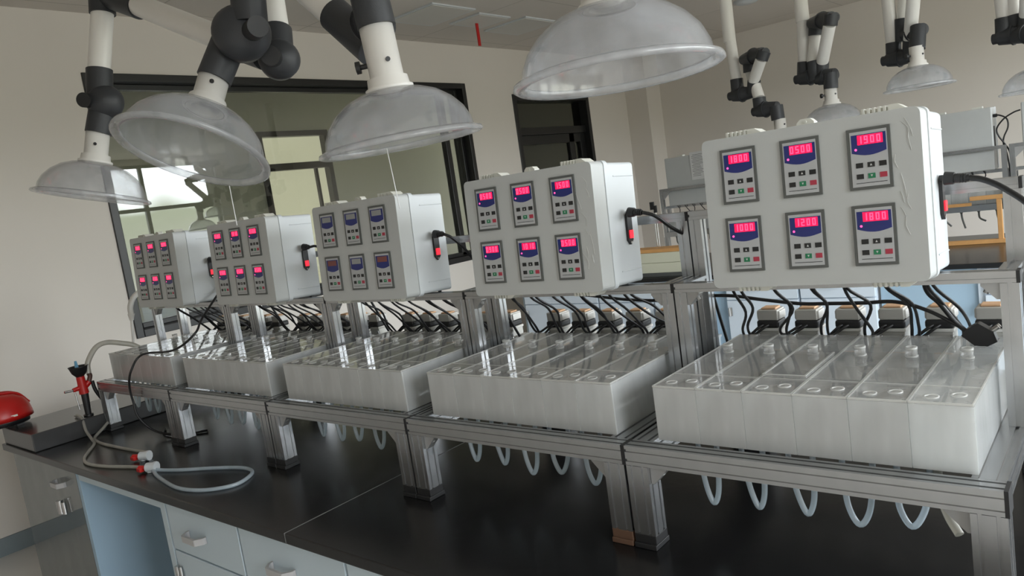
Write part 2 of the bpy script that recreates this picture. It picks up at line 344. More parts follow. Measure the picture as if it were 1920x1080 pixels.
# ------------------------------------------------------------------ aluminium racks
W = .68
RN = ['fifth from the camera, beside the eyewash', 'fourth from the camera, second from the eyewash end', 'in the middle of the row', 'second from the camera', 'nearest the camera']
GR = 'slotted aluminium racks along the near bench'
def rack(k):
    x = k*W; og = (x, 0, 0)
    t_ = thing('aluminium_rack', 'slotted aluminium rack %s' % RN[k], 'rack', og, GR)
    P = lambda n, m, mt=ALU, par=t_, **kw: m.build(n, mt, par, og, **kw)
    xa, xb = x+.002, x+W-.0065
    P('front_rail', bar('x', xa, xb, (0, .040), (.1815, .0418), 2, 2))
    P('rear_rail', bar('x', xa, xb, (.64, .040), (.1815, .0418), 2, 2))
    for a in (xa-.0005, xb-.0485): P('side_rail', bar('y', .0405, .6395, (a, .049), (.1815, .0418), 2, 2))
    for a in (x+.003, x+W-.0535):
        for y in (-.001, .63):
            l = P('leg', bar('z', .031, .181, (a, .0505), (y, .047), 2, 2))
            brown = (k == 3 and a > x+.3 and y < .1)
            ft = M(); ft.box(a-.0005, a+.051, y-.001, y+.048, .012, .0312); ft.box(a-.001, a+.0515, y-.005, y+.052, .0005, .012)
            ft = P('foot', ft, [WOODB if brown else CAPM], l, bevel=.0015)
            if brown: ft['label'] = 'brown stained foot'
    for a in (x+.002, x+W-.032):
        for y, zt in ((.297, .4915), (.411, .6495)):
            P('post', bar('z', .2235, zt, (a, .030), (y, .030), 1, 1, .007))
    P('upper_front_rail', bar('x', xa, xb, (.297, .030), (.492, .0205), 1, 1))
    P('upper_rear_rail', bar('x', xa, xb, (.411, .030), (.650, .0205), 1, 1))
    for a in (xa, xb-.03): P('cross_rail', bar('y', .3275, .4105, (a, .030), (.492, .0205), 1, 1))
    # end caps
    for a, b in ((x+.0003, x+.0018), (x+W-.0064, x+W-.0003)):
        P('end_cap', M().box(a, b, -.001, .041, .1808, .2240), CAPM)
        P('end_cap', M().box(a, b, .296, .328, .4912, .5132), CAPM)
        P('end_cap', M().box(a, b, .410, .442, .6492, .6712), CAPM)
    # corner brackets between legs / posts and the rails
    for xx, s, yy, zz, sz, nm in ((x+.054, 1, .008, .181, .038, 0), (x+W-.054, -1, .008, .181, .038, 0), (x+.032, 1, .300, .4915, .03, 0), (x+W-.032, -1, .300, .4915, .03, 0)):
        g = M().prism([(0, 0), (s*sz, 0), (s*sz, -.005), (s*.006, -sz), (0, -sz)], (xx, yy, zz), (xx, yy+.024, zz), X_, Z_)
        g.cyl((xx+s*.016, yy+.012, zz-.006), (xx+s*.024, yy+.012, zz-.020), .005, n=8)
        P('corner_bracket', g, ALU2)
    return t_
for k in range(5): rack(k)

# ------------------------------------------------------------------ acrylic tanks
TW = .0963; ZB, ZT = .2236, .337; YA, YB_ = .0525, .512
def make_tank():
    og = (0, YA, ZB)
    t_ = thing('acrylic_tank', '', 'tank', og, 'clear acrylic tanks on the aluminium racks')
    P = lambda n, m, mt, par=t_, **kw: m.build(n, mt, par, og, **kw)
    w = TW-.0012; th = .005
    m = M(); m.box(0, w, YA, YA+th, ZB, ZT, 1)                       # milky front wall
    m.box(0, w, YB_-th, YB_, ZB, ZT, 0); m.box(0, th, YA+th, YB_-th, ZB, ZT, 0); m.box(w-th, w, YA+th, YB_-th, ZB, ZT, 0)
    m.box(th, w-th, YA+th, YB_-th, ZB, ZB+th, 1)
    P('tank_wall', m, [ACRS, ACRF])
    m = M()
    for y in (.150, .300, .420): m.box(th, w-th, y, y+.004, ZB+th, ZT-.012)
    m.box(.03, .034, .155, .298, ZB+th, ZT-.05)
    P('partition', m, ACR)
    P('front_cover', M().box(-.0003, w+.0003, YA-.001, .145, ZT, ZT+.004), ACR)
    P('lid', M().box(-.0003, w+.0003, .1465, YB_, ZT, ZT+.004), ACR)
    m = M()
    for a, b_, c_, d_ in ((0, .0022, YA, YB_), (w-.0022, w, YA, YB_), (0, w, YA-.0014, YA+.0008), (0, w, .1448, .1466)):
        m.box(a, b_, c_, d_, ZT+.001, ZT+.0046)
    P('bright_edge', m, EDGE)
    for cx, cy in ((.030, .080), (.068, .096)):
        P('port_ring', M().lathe([(0, .0006), (.0085, .0006), (.0088, 0), (.0125, 0), (.0125, .0022), (.0090, .0022), (.0085, .0008)], (cx, cy, ZT+.004), n=20), EDGE)
    m = M().lathe([(0, 0), (.011, 0), (.011, .016), (.0095, .019), (0, .019)], (.045, .335, ZT+.004), n=20)
    m.lathe([(.0085, .0150), (.0115, .0150), (.0115, .0205), (.0085, .0205), (.0085, .015)], (.045, .335, ZT+.004), n=20, mi=1)  # hazy white rings stand in for the clear knob's bright highlights
    m.lathe([(.0080, 0), (.0122, 0), (.0122, .003), (.0080, .003)], (.045, .335, ZT+.004), n=20, mi=1)
    m.lathe([(0, 0), (.007, 0), (.007, -.035), (0, -.035)], (.045, .335, ZT-.001), n=14)
    P('lid_knob', m, [ACR, EDGE])
    m = M(); m.box(.010, w-.006, YB_+.0005, .628, ZB+.002, ZB+.008); m.box(.010, .015, YB_+.0005, .628, ZB+.008, .306); m.box(w-.011, w-.006, YB_+.0005, .628, ZB+.008, .306)
    m.box(.006, w-.003, YB_+.0005, .632, .306, .312); m.box(.010, w-.006, .57, .575, ZB+.008, .306)
    P('motor_bracket', m, ACR)
    mo = M(); cx, cy = .055, .585
    mo.box(cx-.026, cx+.026, cy-.024, cy+.028, .314, .338, 0); mo.box(cx-.029, cx+.029, cy-.027, cy+.030, .338, .346, 1)
    mo.box(cx-.026, cx+.026, cy-.024, cy+.026, .3655, .392, 0)
    mo.box(cx-.029, cx-.024, cy-.02, cy+.022, .3675, .388, 1); mo.box(cx+.024, cx+.031, cy-.02, cy+.022, .3675, .388, 1)
    mo.box(cx-.018, cx+.020, cy-.016, cy+.018, .392, .397, 2)
    mo = P('stirrer_motor', mo, [MOTC, MOTW, COPPER], bevel=.002)
    P('coil_band', M().box(cx-.0285, cx+.0285, cy-.0285, cy+.027, .3462, .3655), BLK, mo, bevel=.005)
    m = M()
    for a in (-.024, .024): m.cyl((cx+a, cy-.028, .312), (cx+a, cy-.028, .332), .0035, n=8).cyl((cx+a, cy-.028, .319), (cx+a, cy-.028, .325), .0055, n=8)
    P('standoff_bolt', m, STEEL, mo)
    return t_
TL = ['leftmost', 'second from left', 'third from left', 'fourth from left', 'fifth from left', 'rightmost']
RS = ['on the eyewash end rack', 'on the fourth rack from camera', 'on the middle rack', 'on the second rack from camera', 'on the nearest rack']
proto = make_tank(); first = True
kidmap = {}
for c in bpy.data.objects:
    if c.parent: kidmap.setdefault(c.parent.name, []).append(c)
for k in range(5):
    for i in range(6):
        o = proto if first else copy_tree(proto, kidmap=kidmap); first = False
        o.location = (k*W+.0574+i*TW, YA, ZB)
        o['label'] = 'clear acrylic tank with rear motor, %s %s' % (TL[i], RS[k])
# displaced square lid on the third tank of the nearest rack
lx = 4*W+.0574+2*TW
m = M().box(lx+.004, lx+TW-.006, .150, .335, ZT+.0046, ZT+.0090)
o = tag(m.build('loose_lid', ACR, org=(lx, .15, ZT+.0046)), 'loose clear lid plate with whitish rim lying on the third tank of the nearest rack', 'lid')
m = M()
for a, b_, c_, d_ in ((lx+.004, lx+TW-.006, .150, .154), (lx+.004, lx+.008, .154, .335), (lx+TW-.010, lx+TW-.006, .154, .335)): m.box(a, b_, c_, d_, ZT+.0092, ZT+.0105)
m.build('rim', EDGE, o, (lx, .15, ZT+.0046))

# looped tubes hanging under the racks between neighbouring tanks
def ztop(y): return ZB-.001
for k in range(5):
    for i in range(5):
        xc = k*W+.0574+(i+1)*TW-.012+random.uniform(-.004, .004); w_ = .022+random.uniform(-.003, .005); dz = .082+random.uniform(-.006, .012)
        sk = random.uniform(-.010, .008); y0 = .105
        pts = [(xc-w_, y0, .2225), (xc-w_+.001, y0-.002, .185), (xc-w_*.7+sk, y0-.004, dz+.035), (xc+sk, y0-.005, dz), (xc+w_*.7+sk*.6, y0-.003, dz+.030), (xc+w_, y0, .18), (xc+w_, y0+.002, .2225)]
        tag(M().tube(pts, .0058, 8).build('looped_tube', SILT, org=pts[3]), 'translucent looped tube hanging below %s, %s' % (RS[k][3:], ['first loop from left', 'second loop from left', 'third loop from left', 'fourth loop from left', 'last loop on the right'][i]), 'tube', 'translucent tube loops hanging under the racks')
xe = 4*W+.0574+6*TW-.05
tag(M().tube([(xe-.02, .105, .222), (xe-.019, .10, .17), (xe-.005, .08, .135), (xe+.014, .06, .112)], .0075, 10).build('tube_stub', HOSEW, org=(xe, .1, .2)), 'short cream tube end sticking out under the nearest rack by its front leg', 'tube')

# ------------------------------------------------------------------ control boxes
BW, BH, BD, TILT = .404, .305, .190, .05
SEG = {'0': 'abcdef', '1': 'bc', '2': 'abged', '3': 'abgcd', '4': 'fgbc', '5': 'afgcd', '6': 'afgedc', '8': 'abcdefg', '9': 'abcdfg'}
def digits_mesh(s, x0, z0, pitch=.0104, w=.0066, h=.0135, y=0):
    m = M(); t = .0022
    for i, ch in enumerate(s):
        X = x0+i*pitch
        for g in SEG[ch]:
            a = {'a': (X, X+w, z0+h-t, z0+h), 'd': (X, X+w, z0, z0+t), 'g': (X, X+w, z0+h/2-t/2, z0+h/2+t/2), 'f': (X, X+t, z0+h/2, z0+h), 'e': (X, X+t, z0, z0+h/2), 'b': (X+w-t, X+w, z0+h/2, z0+h), 'c': (X+w-t, X+w, z0, z0+h/2)}[g]
            m.box(a[0], a[1], y-.0004, y, a[2], a[3])
    return m
READ = [['1000', '0500', '0000', '0000', '0500', '1000'], ['0500', '1010', '0500', '0500', '0500', '0500'], None,
        ['0500', '0500', '1500', '0900', '1010', '0500'], ['1800', '0500', '1900', '1000', '1200', '1800']]
mesh_cache = {}
def cached(key, fn, name, mats, parent, loc, bevel=0):
    if key not in mesh_cache:
        o = fn().build(name, mats, parent, bevel=bevel); mesh_cache[key] = o
    else:
        o = mesh_cache[key].copy(); o.name = name; COL.objects.link(o); o.parent = parent
    o.location = loc; return o
def meter(parent, mx, mz, text, dim=None):
    """meter with its top-left corner at (mx, mz) on the box face (local y = 0, facing -y)"""
    mp = cached('plate', lambda: M().box(0, .073, -.004, 0, -.110, 0, 0).box(.0055, .0675, -.0046, -.004, -.1045, -.0055, 1), 'meter_panel', [BEZ, PLATE], parent, (mx, 0, mz), .0008)
    yy = -.0048
    def disp():
        pts = [(.008, -.011), (.066, -.011), (.066, -.043)]+[(.066-.058*i/8, -.043-.006*math.sin(pi*i/8)) for i in range(1, 8)]+[(.008, -.043)]
        return M().prism(pts, (0, -.0046, 0), (0, -.0050, 0), X_, Z_)
    cached('disp', disp, 'display', DISP, mp, (0, 0, 0))
    if text:
        cached('win', lambda: M().box(.0185, .0608, -.0052, -.0050, -.0295, -.0125), 'digit_window', DIGB, mp, (0, 0, 0))
        cached('d'+text, lambda: digits_mesh(text, .0195, -.0277, y=-.0053), 'digits', DIG, mp, (0, 0, 0))
        cached('led', lambda: M().cyl((.0150, -.0050, -.0375), (.0150, -.0056, -.0375), .0022, n=10), 'indicator_light', LED, mp, (0, 0, 0))
    else:
        cached('off'+str(dim), lambda: M().box(.0150, .0585, -.0052, -.0050, -.0295, -.0135), 'digit_window', OFFR if dim else OFFW, mp, (0, 0, 0))
    for r, z in ((0, -.066), (1, -.086)):
        for c, x in ((0, .0195), (1, .039), (2, .0585)):
            mt = BTK if r == 0 or c == 0 else (BTG if c == 1 else BTR)
            cached('b%d%d' % (r, c), lambda: M().box(-.006, .006, -.0054, -.0046, -.0045, .0045).prism(
                {(0, 1): [(-.002, -.002), (.002, -.002), (0, .002)], (1, 1): [(-.002, .002), (.002, .002), (0, -.002)]}.get((r, c), [(-.003, -.0006), (.003, -.0006), (.003, .0006), (-.003, .0006)]),
                (0, -.0054, 0), (0, -.0056, 0), X_, Z_, 1), 'button', [mt, WHT if c == 1 else mt], mp, (x, 0, z))
    cached('line', lambda: M().box(.012, .064, -.0050, -.0046, -.0985, -.0975), 'printed_line', BTK, mp, (0, 0, 0))
BLAB = ['grey control box with six red-lit meters, farthest from the camera', 'grey control box with six red-lit meters, second from the window wall', 'grey control box with blank unlit meter displays', 'grey control box with red-lit meters just right of the unlit one', 'large control box nearest the camera showing 1900 at its upper right']
rc, rs = math.cos(TILT), math.sin(TILT)
for k in range(5):
    root = (k*W+.158, .182, .5195)
    t_ = thing('control_box', BLAB[k], 'control box', root, 'six-meter control boxes on the racks', rot=(-TILT, 0, 0))
    P = lambda n, m, mt, par=t_, **kw: m.build(n, mt, par, **kw)
    def loc(p):            # world -> box frame
        d = Vector(p)-Vector(root); return (d.x, d.y*rc-d.z*rs, d.y*rs+d.z*rc)
    def rrect(a, b, c, d, r, n=4):
        out = []
        for cx, cz, a0 in ((b-r, c+r, -pi/2), (b-r, d-r, 0), (a+r, d-r, pi/2), (a+r, c+r, pi)):
            out += [(cx+r*math.cos(a0+pi/2*i/n), cz+r*math.sin(a0+pi/2*i/n)) for i in range(n+1)]
        return out
    P('cover', M().prism(rrect(0, BW, 0, BH, .012), (0, 0, 0), (0, .052, 0), X_, Z_), PVC, bevel=.0035)
    m = M().prism(rrect(-.002, BW+.002, -.002, BH+.002, .012), (0, .0525, 0), (0, .068, 0), X_, Z_)
    m.prism(rrect(.003, BW-.003, .003, BH-.003, .010), (0, .068, 0), (0, BD, 0), X_, Z_)
    m.box(BW-.003, BW-.001, .095, BD-.002, BH-.038, BH-.035); m.box(BW-.003, BW-.001, .095, BD-.002, .035, .038)
    P('enclosure_body', m, PVCW, bevel=.002)
    for lx_ in (.045, .305):
        for z0, s in ((BH, 1), (0, -1)):
            m = M()
            for q_ in range(5): m.box(lx_+q_*.009, lx_+q_*.009+.0055, .020, .058, *sorted((z0+s*.0003, z0+s*.011)))
            m.box(lx_-.003, lx_+.060, .024, .056, *sorted((z0+s*.0003, z0+s*.008)))
            m.prism([(.045, 0), (.075, 0), (.060, .011), (.045, .011)], (lx_, .020, z0+s*.0003), (lx_, .060, z0+s*.0003), X_, (0, 0, s))
            P('latch', m, IVORY, bevel=.001)
    m = M().prism([(.185, 0), (.218, 0), (.218, .006), (.211, .013), (.192, .013), (.185, .006)], (0, .030, BH), (0, .050, BH), X_, Z_)
    P('hinge_tab', m.cyl((.2015, .028, BH+.007), (.2015, .052, BH+.007), .003, n=8), IVORY)
    vals = READ[k]
    for j in range(6):
        meter(t_, (.039, .161, .283)[j % 3], (.281, .143)[j//3], vals[j] if vals else None, dim=(j in (3, 5)) if not vals else None)
    if k >= 3:
        m = M()
        for q_ in range(9):
            a = random.uniform(.362, .392); z0 = random.uniform(.04, .26); dl = random.uniform(.015, .05)
            m.tube([(a, -.0005, z0), (a+random.uniform(-.006, .004), -.0012, z0+dl/2), (a-random.uniform(.002, .012), -.0005, z0+dl)], .0006, 5, samples=3)
        P('film_crease', m, EDGE)
    # power inlet on the right side with rocker switch
    iy = .150 if k != 4 else .182-.006; zc = .140
    iy = .142
    m = M().prism([(iy-.011, zc-.030), (iy, zc-.042), (iy+.011, zc-.030), (iy+.011, zc+.030), (iy, zc+.042), (iy-.011, zc+.030)], (BW-.0025, 0, 0), (BW+.0035, 0, 0), Y_, Z_)
    inl = P('power_inlet', m, BLK, bevel=.001)
    P('screw', M().cyl((BW+.003, iy, zc+.036), (BW+.0045, iy, zc+.036), .003, n=10).cyl((BW+.003, iy, zc-.036), (BW+.0045, iy, zc-.036), .003, n=10), STEEL, inl)
    P('rocker_switch', M().box(BW+.0035, BW+.007, iy-.007, iy+.008, zc-.026, zc-.006), REDL, inl, bevel=.001)
    # pairs of cables down to the six motors
    for i in range(6):
        mx = k*W+.0574+i*TW+.055
        for q_ in range(2):
            xs = k*W+.13+i*.078+q_*.014+random.uniform(-.012, .012); jx = random.uniform(-.02, .02)
            lft = -.020+.014*q_
            pts = [(xs, .345, .530), (xs+jx*.2, .36, .48), (xs+(mx-xs)*.35+jx, .43, .425+random.uniform(-.01, .01)), (mx+lft-.022, .50, .365+random.uniform(-.008, .004)), (mx+lft-.028, .535, .330+random.uniform(-.004, .006)), (mx+lft, .550, .350), (mx+lft+.01, .562, .355)]
            P('motor_cable', M().tube([loc(p) for p in pts], .0035, 6, samples=5), RUB)

# power cords
def cord(pts, label, r=.0045, plug=True, name='power_cord'):
    og = pts[0]; t_ = thing(name, label, 'power cord', og)
    M().tube(pts[1 if plug else 0:], r, 8, samples=8).build('cable', RUB, t_, og)
    if plug:
        p0, p1 = Vector(pts[0]), Vector(pts[1]); d = (p1-p0).normalized()
        m = M().cyl(p0+d*.006, p0+d*.022, .0125, .011, n=10); m.cyl(p0+d*.022, p1, .0085, .0065, n=10)
        for q_ in range(4): a = p0+(p1-p0)*(.55+.1*q_); m.cyl(a, a+d*.0025, .0085, n=10)
        m.build('plug', BLK, t_, og)
    return t_
cord([(3.284, .322, .688), (3.330, .318, .684), (3.352, .315, .678), (3.385, .305, .658), (3.425, .29, .620), (3.46, .28, .55), (3.49, .29, .40), (3.50, .33, .20), (3.50, .36, .012)], 'thick black power cord plugged into the nearest control box', r=.0055)
cord([(2.606, .322, .691), (2.648, .322, .687), (2.672, .34, .674), (2.690, .375, .642), (2.705, .452, .592), (2.71, .50, .50), (2.70, .60, .3), (2.70, .72, .012)], 'black power cord plugged into the second control box from the camera', r=.0045)
cord([(1.926, .322, .691), (1.966, .325, .688), (1.983, .345, .670), (1.992, .40, .61), (2.0, .46, .50), (2.02, .72, .012)], 'black power cord plugged into the box with unlit displays', r=.0045)
cord([(1.246, .322, .697), (1.278, .33, .694), (1.292, .36, .688), (1.31, .43, .62), (1.33, .5, .5), (1.34, .72, .012)], 'black power cord plugged into the second box from the window wall', r=.0045)
cord([(.566, .322, .690), (.59, .33, .686), (.62, .36, .67), (.63, .43, .60), (.64, .5, .5), (.66, .72, .012)], 'black power cord plugged into the farthest control box', r=.0045)
cord([(.640, .36, .62), (.600, .335, .560), (.660, .20, .465), (.735, .12, .420), (.640, .07, .365), (.447, .03, .352), (.436, -.020, .300), (.405, -.028, .235), (.395, -.022, .165), (.41, -.02, .10), (.45, .02, .03), (.55, .08, .006), (.62, .15, .006)], 'black cord draped over the tanks down in front of the rack beside the eyewash', r=.0045, plug=False)
og = (2.58, .44, .47)
t_ = thing('extension_cord', 'black cord with an empty round-pin plug hanging behind the nearest rack tanks', 'power cord', og)
M().tube([(2.30, .50, .46), (2.50, .46, .447), (2.639, .44, .448), (2.70, .455, .452), (2.789, .45, .453), (2.874, .44, .443), (2.961, .44, .432), (3.031, .44, .431), (3.098, .44, .431), (3.162, .44, .432), (3.222, .44, .412), (3.284, .44, .374)], .0042, 8, samples=8).build('cable', RUB, t_, og)
M().tube([(3.225, .40, .505), (3.228, .41, .46), (3.245, .43, .43), (3.268, .44, .390), (3.292, .44, .364)], .0050, 8).build('second_cable', RUB, t_, og)
m = M().prism([(0, .009), (.020, .022), (.046, .004), (.052, -.016), (.034, -.026), (.012, -.024), (-.010, -.004)], (3.290, .428, .366), (3.290, .452, .366), X_, Z_)
m.build('plug', BLK, t_, og, bevel=.003)
M().cyl((3.327, .434, .366), (3.345, .434, .380), .0042, n=10).cyl((3.327, .448, .366), (3.345, .448, .380), .0042, n=10).build('plug_pin', STEEL, t_, og)
tag(M().tube([(.35, .10, .006), (.42, .06, .006), (.50, .06, .006), (.56, .10, .006), (.52, .14, .007), (.42, .15, .006), (.36, .20, .006)], .004, 8).build('coiled_cord', RUB, org=(.45, .1, 0)), 'loose black cord coiled on the bench under the rack by the eyewash', 'cord')

# ------------------------------------------------------------------ eyewash, faucet, helmet, hoses on the bench end
ex, ey = -.052, -.043
t_ = thing('eyewash', 'red and black eyewash spray with cup standing on the bench end ledge', 'eyewash', (ex, ey, .0785)); og = (ex, ey, .0785)
M().cyl((ex, ey, .0785), (ex, ey, .085), .020).cyl((ex, ey, .085), (ex, ey+.003, .185), .0125, .016).build('stem', BLK, t_, og)
m = M().cyl((ex, ey+.002, .180), (ex, ey, .258), .020, .017); m.cyl((ex, ey, .210), (ex+.0, ey-.040, .205), .011, .009); m.cyl((ex, ey, .20), (ex, ey+.03, .225), .013)
m.build('valve_body', RED, t_, og, bevel=.002)
M().lathe([(0, 0), (.016, .003), (.030, .020), (.038, .045), (.041, .050), (.036, .047), (.028, .022), (0, .008)], (ex, ey, .255), n=24).build('cup', BLK, t_, og)
M().cyl((ex, ey-.04, .205), (ex, ey-.075, .207), .005).cyl((ex, ey-.035, .202), (ex, ey-.030, .115), .0035).build('lever', STEEL, t_, og)
M().prism([(-.006, 0), (.006, 0), (.007, .035), (.004, .060), (-.004, .060), (-.007, .035)], (ex-.003, ey-.006, .270), (ex+.003, ey-.006, .270), Y_, Z_).build('cap_tab', LABB, t_, og, bevel=.001)
M().tube([(ex, ey+.030, .225), (ex, ey+.040, .250), (ex, ey+.036, .262)], .010, 10).build('elbow_fitting', BROWN, t_, og)
M().tube([(ex, ey+.044, .225), (ex, ey+.050, .18), (ex+.005, ey+.075, .12), (ex+.02, ey+.10, .085)], .008, 10).build('feed_hose', BLK, t_, og)
tag(M().tube([(ex, ey+.036, .262), (ex-.005, ey+.045, .31), (ex-.01, ey+.09, .365), (ex-.01, ey+.14, .378), (ex, ey+.20, .36), (ex+.02, ey+.25, .335), (ex+.03, ey+.28, .28), (ex+.03, ey+.29, .10), (ex+.035, ey+.29, .081)], .0115, 12).build('arched_hose', HOSEW, org=(ex, ey, .26)), 'thick cloudy hose arching from the eyewash over to the tanks', 'hose')
fx = -.20
t_ = thing('gooseneck_faucet', 'white gooseneck lab faucet on the ledge behind the farthest rack', 'faucet', (fx, .545, .0785)); og = (fx, .545, .0785)
M().cyl((fx, .545, .0785), (fx, .545, .12), .028, .018).tube([(fx, .545, .10), (fx, .550, .25), (fx, .556, .40), (fx, .552, .47), (fx, .50, .545), (fx, .41, .572), (fx, .349, .567), (fx, .312, .545), (fx, .290, .505), (fx, .287, .470)], .013, 12).build('pipe', TUBE, t_, og)
M().cyl((fx, .287, .472), (fx, .284, .440), .016, .009).cyl((fx, .284, .44), (fx, .268, .319), .0065, .0055).build('nozzle', TUBE, t_, og)
M().cyl((fx+.02, .545, .14), (fx+.06, .545, .14), .012, .016).build('knob', BLK, t_, og)
# hard hat
hx, hy, hz = -.365, -.285, .0785
t_ = thing('hard_hat', 'red safety helmet with black inner band at the left end of the ledge', 'helmet', (hx, hy, hz)); og = (hx, hy, hz)
prof = [(.118, .038), (.122, .034), (.120, .055), (.113, .085), (.095, .117), (.065, .139), (.03, .148), (0, .150)]
m = M(); n = 40
vs = [(hx+math.cos(2*pi*i/n)*r*(1.0), hy+math.sin(2*pi*i/n)*r*1.0, hz+h) for r, h in prof for i in range(n)]
m.add(vs, [(k_*n+i, k_*n+(i+1) % n, (k_+1)*n+(i+1) % n, (k_+1)*n+i) for k_ in range(len(prof)-1) for i in range(n)], 0, True)
for a in (-.022, 0, .022): m.tube([(hx+a, hy-.112, hz+.085), (hx+a, hy-.07, hz+.138), (hx+a, hy, hz+.152), (hx+a, hy+.07, hz+.138), (hx+a, hy+.112, hz+.085)], .005, 8)
m.prism([(.150*math.cos(a), .118*math.sin(a)) for a in [(-60+i*10)*pi/180 for i in range(13)]], (hx, hy, hz+.032), (hx, hy, hz+.037), (0, -1, 0), (1, 0, 0))
m.build('shell', RED, t_, og)
M().lathe([(.100, .012), (.104, .012), (.108, .046), (.102, .046), (.100, .012)], (hx, hy, hz), n=32).box(hx-.09, hx-.06, hy-.08, hy-.05, hz+.0005, hz+.03).box(hx+.05, hx+.08, hy+.03, hy+.06, hz+.0005, hz+.03).box(hx+.05, hx+.08, hy-.07, hy-.04, hz+.0005, hz+.03).build('suspension_band', BLK, t_, og)
M().box(hx+.108, hx+.119, hy+.004, hy+.030, hz+.052, hz+.060).build('badge', IVORY, t_, og)
# bench hoses and valves
tag(M().tube([(-.10, -.08, .085), (-.055, -.082, .088), (-.01, -.085, .075), (.03, -.095, .035), (.12, -.11, .009), (.21, -.135, .0065), (.31, -.195, .0065), (.40, -.245, .0065), (.50, -.268, .0065), (.63, -.252, .0065), (.776, -.209, .0065), (.860, -.207, .0085)], .0062, 10).build('bench_hose', HOSEW, org=(.2, -.13, 0)), 'thin cloudy hose winding from the ledge to the front red valve', 'hose')
tag(M().tube([(.02, .02, .05), (.035, -.03, .02), (.093, -.087, .0065), (.18, -.112, .0065), (.272, -.120, .0065), (.38, -.118, .0065), (.491, -.114, .0065), (.60, -.106, .0065), (.650, -.106, .010), (.672, -.125, .018)], .0062, 10).build('bench_hose', HOSEW, org=(.2, -.1, 0)), 'thin cloudy hose running from behind the rack leg to the rear red valve', 'hose')
tag(M().tube([(.905, -.196, .0085), (.95, -.180, .0065), (1.016, -.155, .0065), (1.111, -.108, .0065), (1.21, -.068, .0065), (1.279, -.058, .0065), (1.335, -.080, .0065), (1.372, -.145, .0065), (1.350, -.195, .0065), (1.283, -.238, .0065), (1.182, -.255, .0065), (1.059, -.240, .0065), (.965, -.222, .0065), (.905, -.206, .0100)], .0062, 10).build('looped_hose', SILT, org=(1.1, -.15, 0)), 'clear hose loop lying on the black bench right of the valves', 'hose')
for (vx, vy, lab) in ((.705, -.150, 'white plastic valve with red knob on the bench, rear one of two'), (.882, -.205, 'white plastic valve with red knob on the bench, front one of two')):
    og = (vx, vy, .001); t_ = thing('hose_valve', lab, 'valve', og, 'red and white hose valves on the bench')
    d = Vector((.78, .45, 0)); m = M().cyl(Vector((vx, vy, .018))-d*.012, Vector((vx, vy, .018))+d*.026, .0165, n=16)
    m.cyl((vx, vy, .0012), (vx, vy, .03), .012, n=16).cyl(Vector((vx, vy, .018))+d*.02, Vector((vx, vy, .018))+d*.030, .019, n=10)
    m.build('valve_body', PVCW, t_, og)
    m = M().cyl(Vector((vx, vy, .016))-d*.012, Vector((vx, vy, .016))-d*.046, .009, .012, n=8)
    m.box(vx-.044, vx-.016, vy-.030, vy-.008, .006, .020)
    m.build('knob', RED, t_, og, bevel=.002)

# ------------------------------------------------------------------ extraction arms
TR, SR = .039, .046
def hood(t_, og, c, axis, neck, base_knob=False):
    c = Vector(c); ax_ = Vector(axis).normalized()
    dome = [(.176, .004), (.172, .030), (.160, .056), (.138, .082), (.108, .104), (.075, .117), (.050, .122)]
    inner = [(r-.003, h-.003) for r, h in dome[::-1]]
    M().lathe(dome+inner, c, ax_, 48).build('hood', HOODP, t_, og)
    M().lathe([(.172, .006), (.177, .010), (.192, .004), (.194, -.003), (.188, -.007), (.172, -.004), (.172, .006)], c, ax_, 48).build('hood_rim', HOODR, t_, og)
    m = M().lathe([(.050, .118), (.056, .120), (.056, .128), (.049, .132), (.047, .150), (TR, .153), (TR, neck), (TR-.004, neck), (TR-.004, .12)], c, ax_, 32)
    m.build('neck', TUBE, t_, og)
    side = ax_.cross(Vector((R_.x, R_.y, 0))).normalized(); s2 = (-Vector(F_)-ax_*(-Vector(F_)).dot(ax_)).normalized(); r2 = ax_.cross(s2)
    p = c+ax_*.185
    M().cyl(p+(s2*.9+r2*.35)*(TR-.002), p+(s2*.9+r2*.35)*(TR+.005), .0055, n=12).build('set_screw', BLK, t_, og)
    return c+ax_*neck, ax_, p, s2, r2
def seg(t_, og, s):
    if s[0] == 'arm_tube': M().cyl(s[1], s[2], TR-.0015, n=28).build('arm_tube', TUBE, t_, og)
    elif s[0] == 'sleeve': M().cyl(s[1], s[2], TR+.004, n=28).build('sleeve', TUBE, t_, og)
    elif s[0] == 'socket': M().cyl(s[1], s[2], SR-.002, n=28).build('joint_socket', JOINT, t_, og, bevel=.002)
    elif s[0] == 'pivot':
        a, b = Vector(s[1]), Vector(s[2]); d = b-a
        m = M().cyl(a, a+d*.20, .030, .030, n=24).cyl(a+d*.15, a+d*.52, .040, .050, n=24).cyl(a+d*.50, a+d*.54, .056, n=24).cyl(a+d*.54, b, .050, .036, n=24)
        m.build('pivot_joint', JOINT, t_, og, bevel=.002)
    elif s[0] == 'cap': M().cyl(s[1], s[2], .026, n=24).build('joint_cap', CAPM, t_, og, bevel=.003)
    elif s[0] == 'ball':
        c, r = Vector(s[1]), s[2]; ax_ = (Vector((3.566, -1.269, .774))-c); ax_.z = 0; ax_ = Vector((.8, -.45, .1)).normalized()
        M().lathe([(0, -r*.95), (r*.55, -r*.9), (r*.92, -r*.45), (r, 0), (r*1.03, .01), (r*.96, r*.35), (r*.7, r*.8), (0, r*.9)], c, ax_, 32).build('ball_joint', JOINT, t_, og)
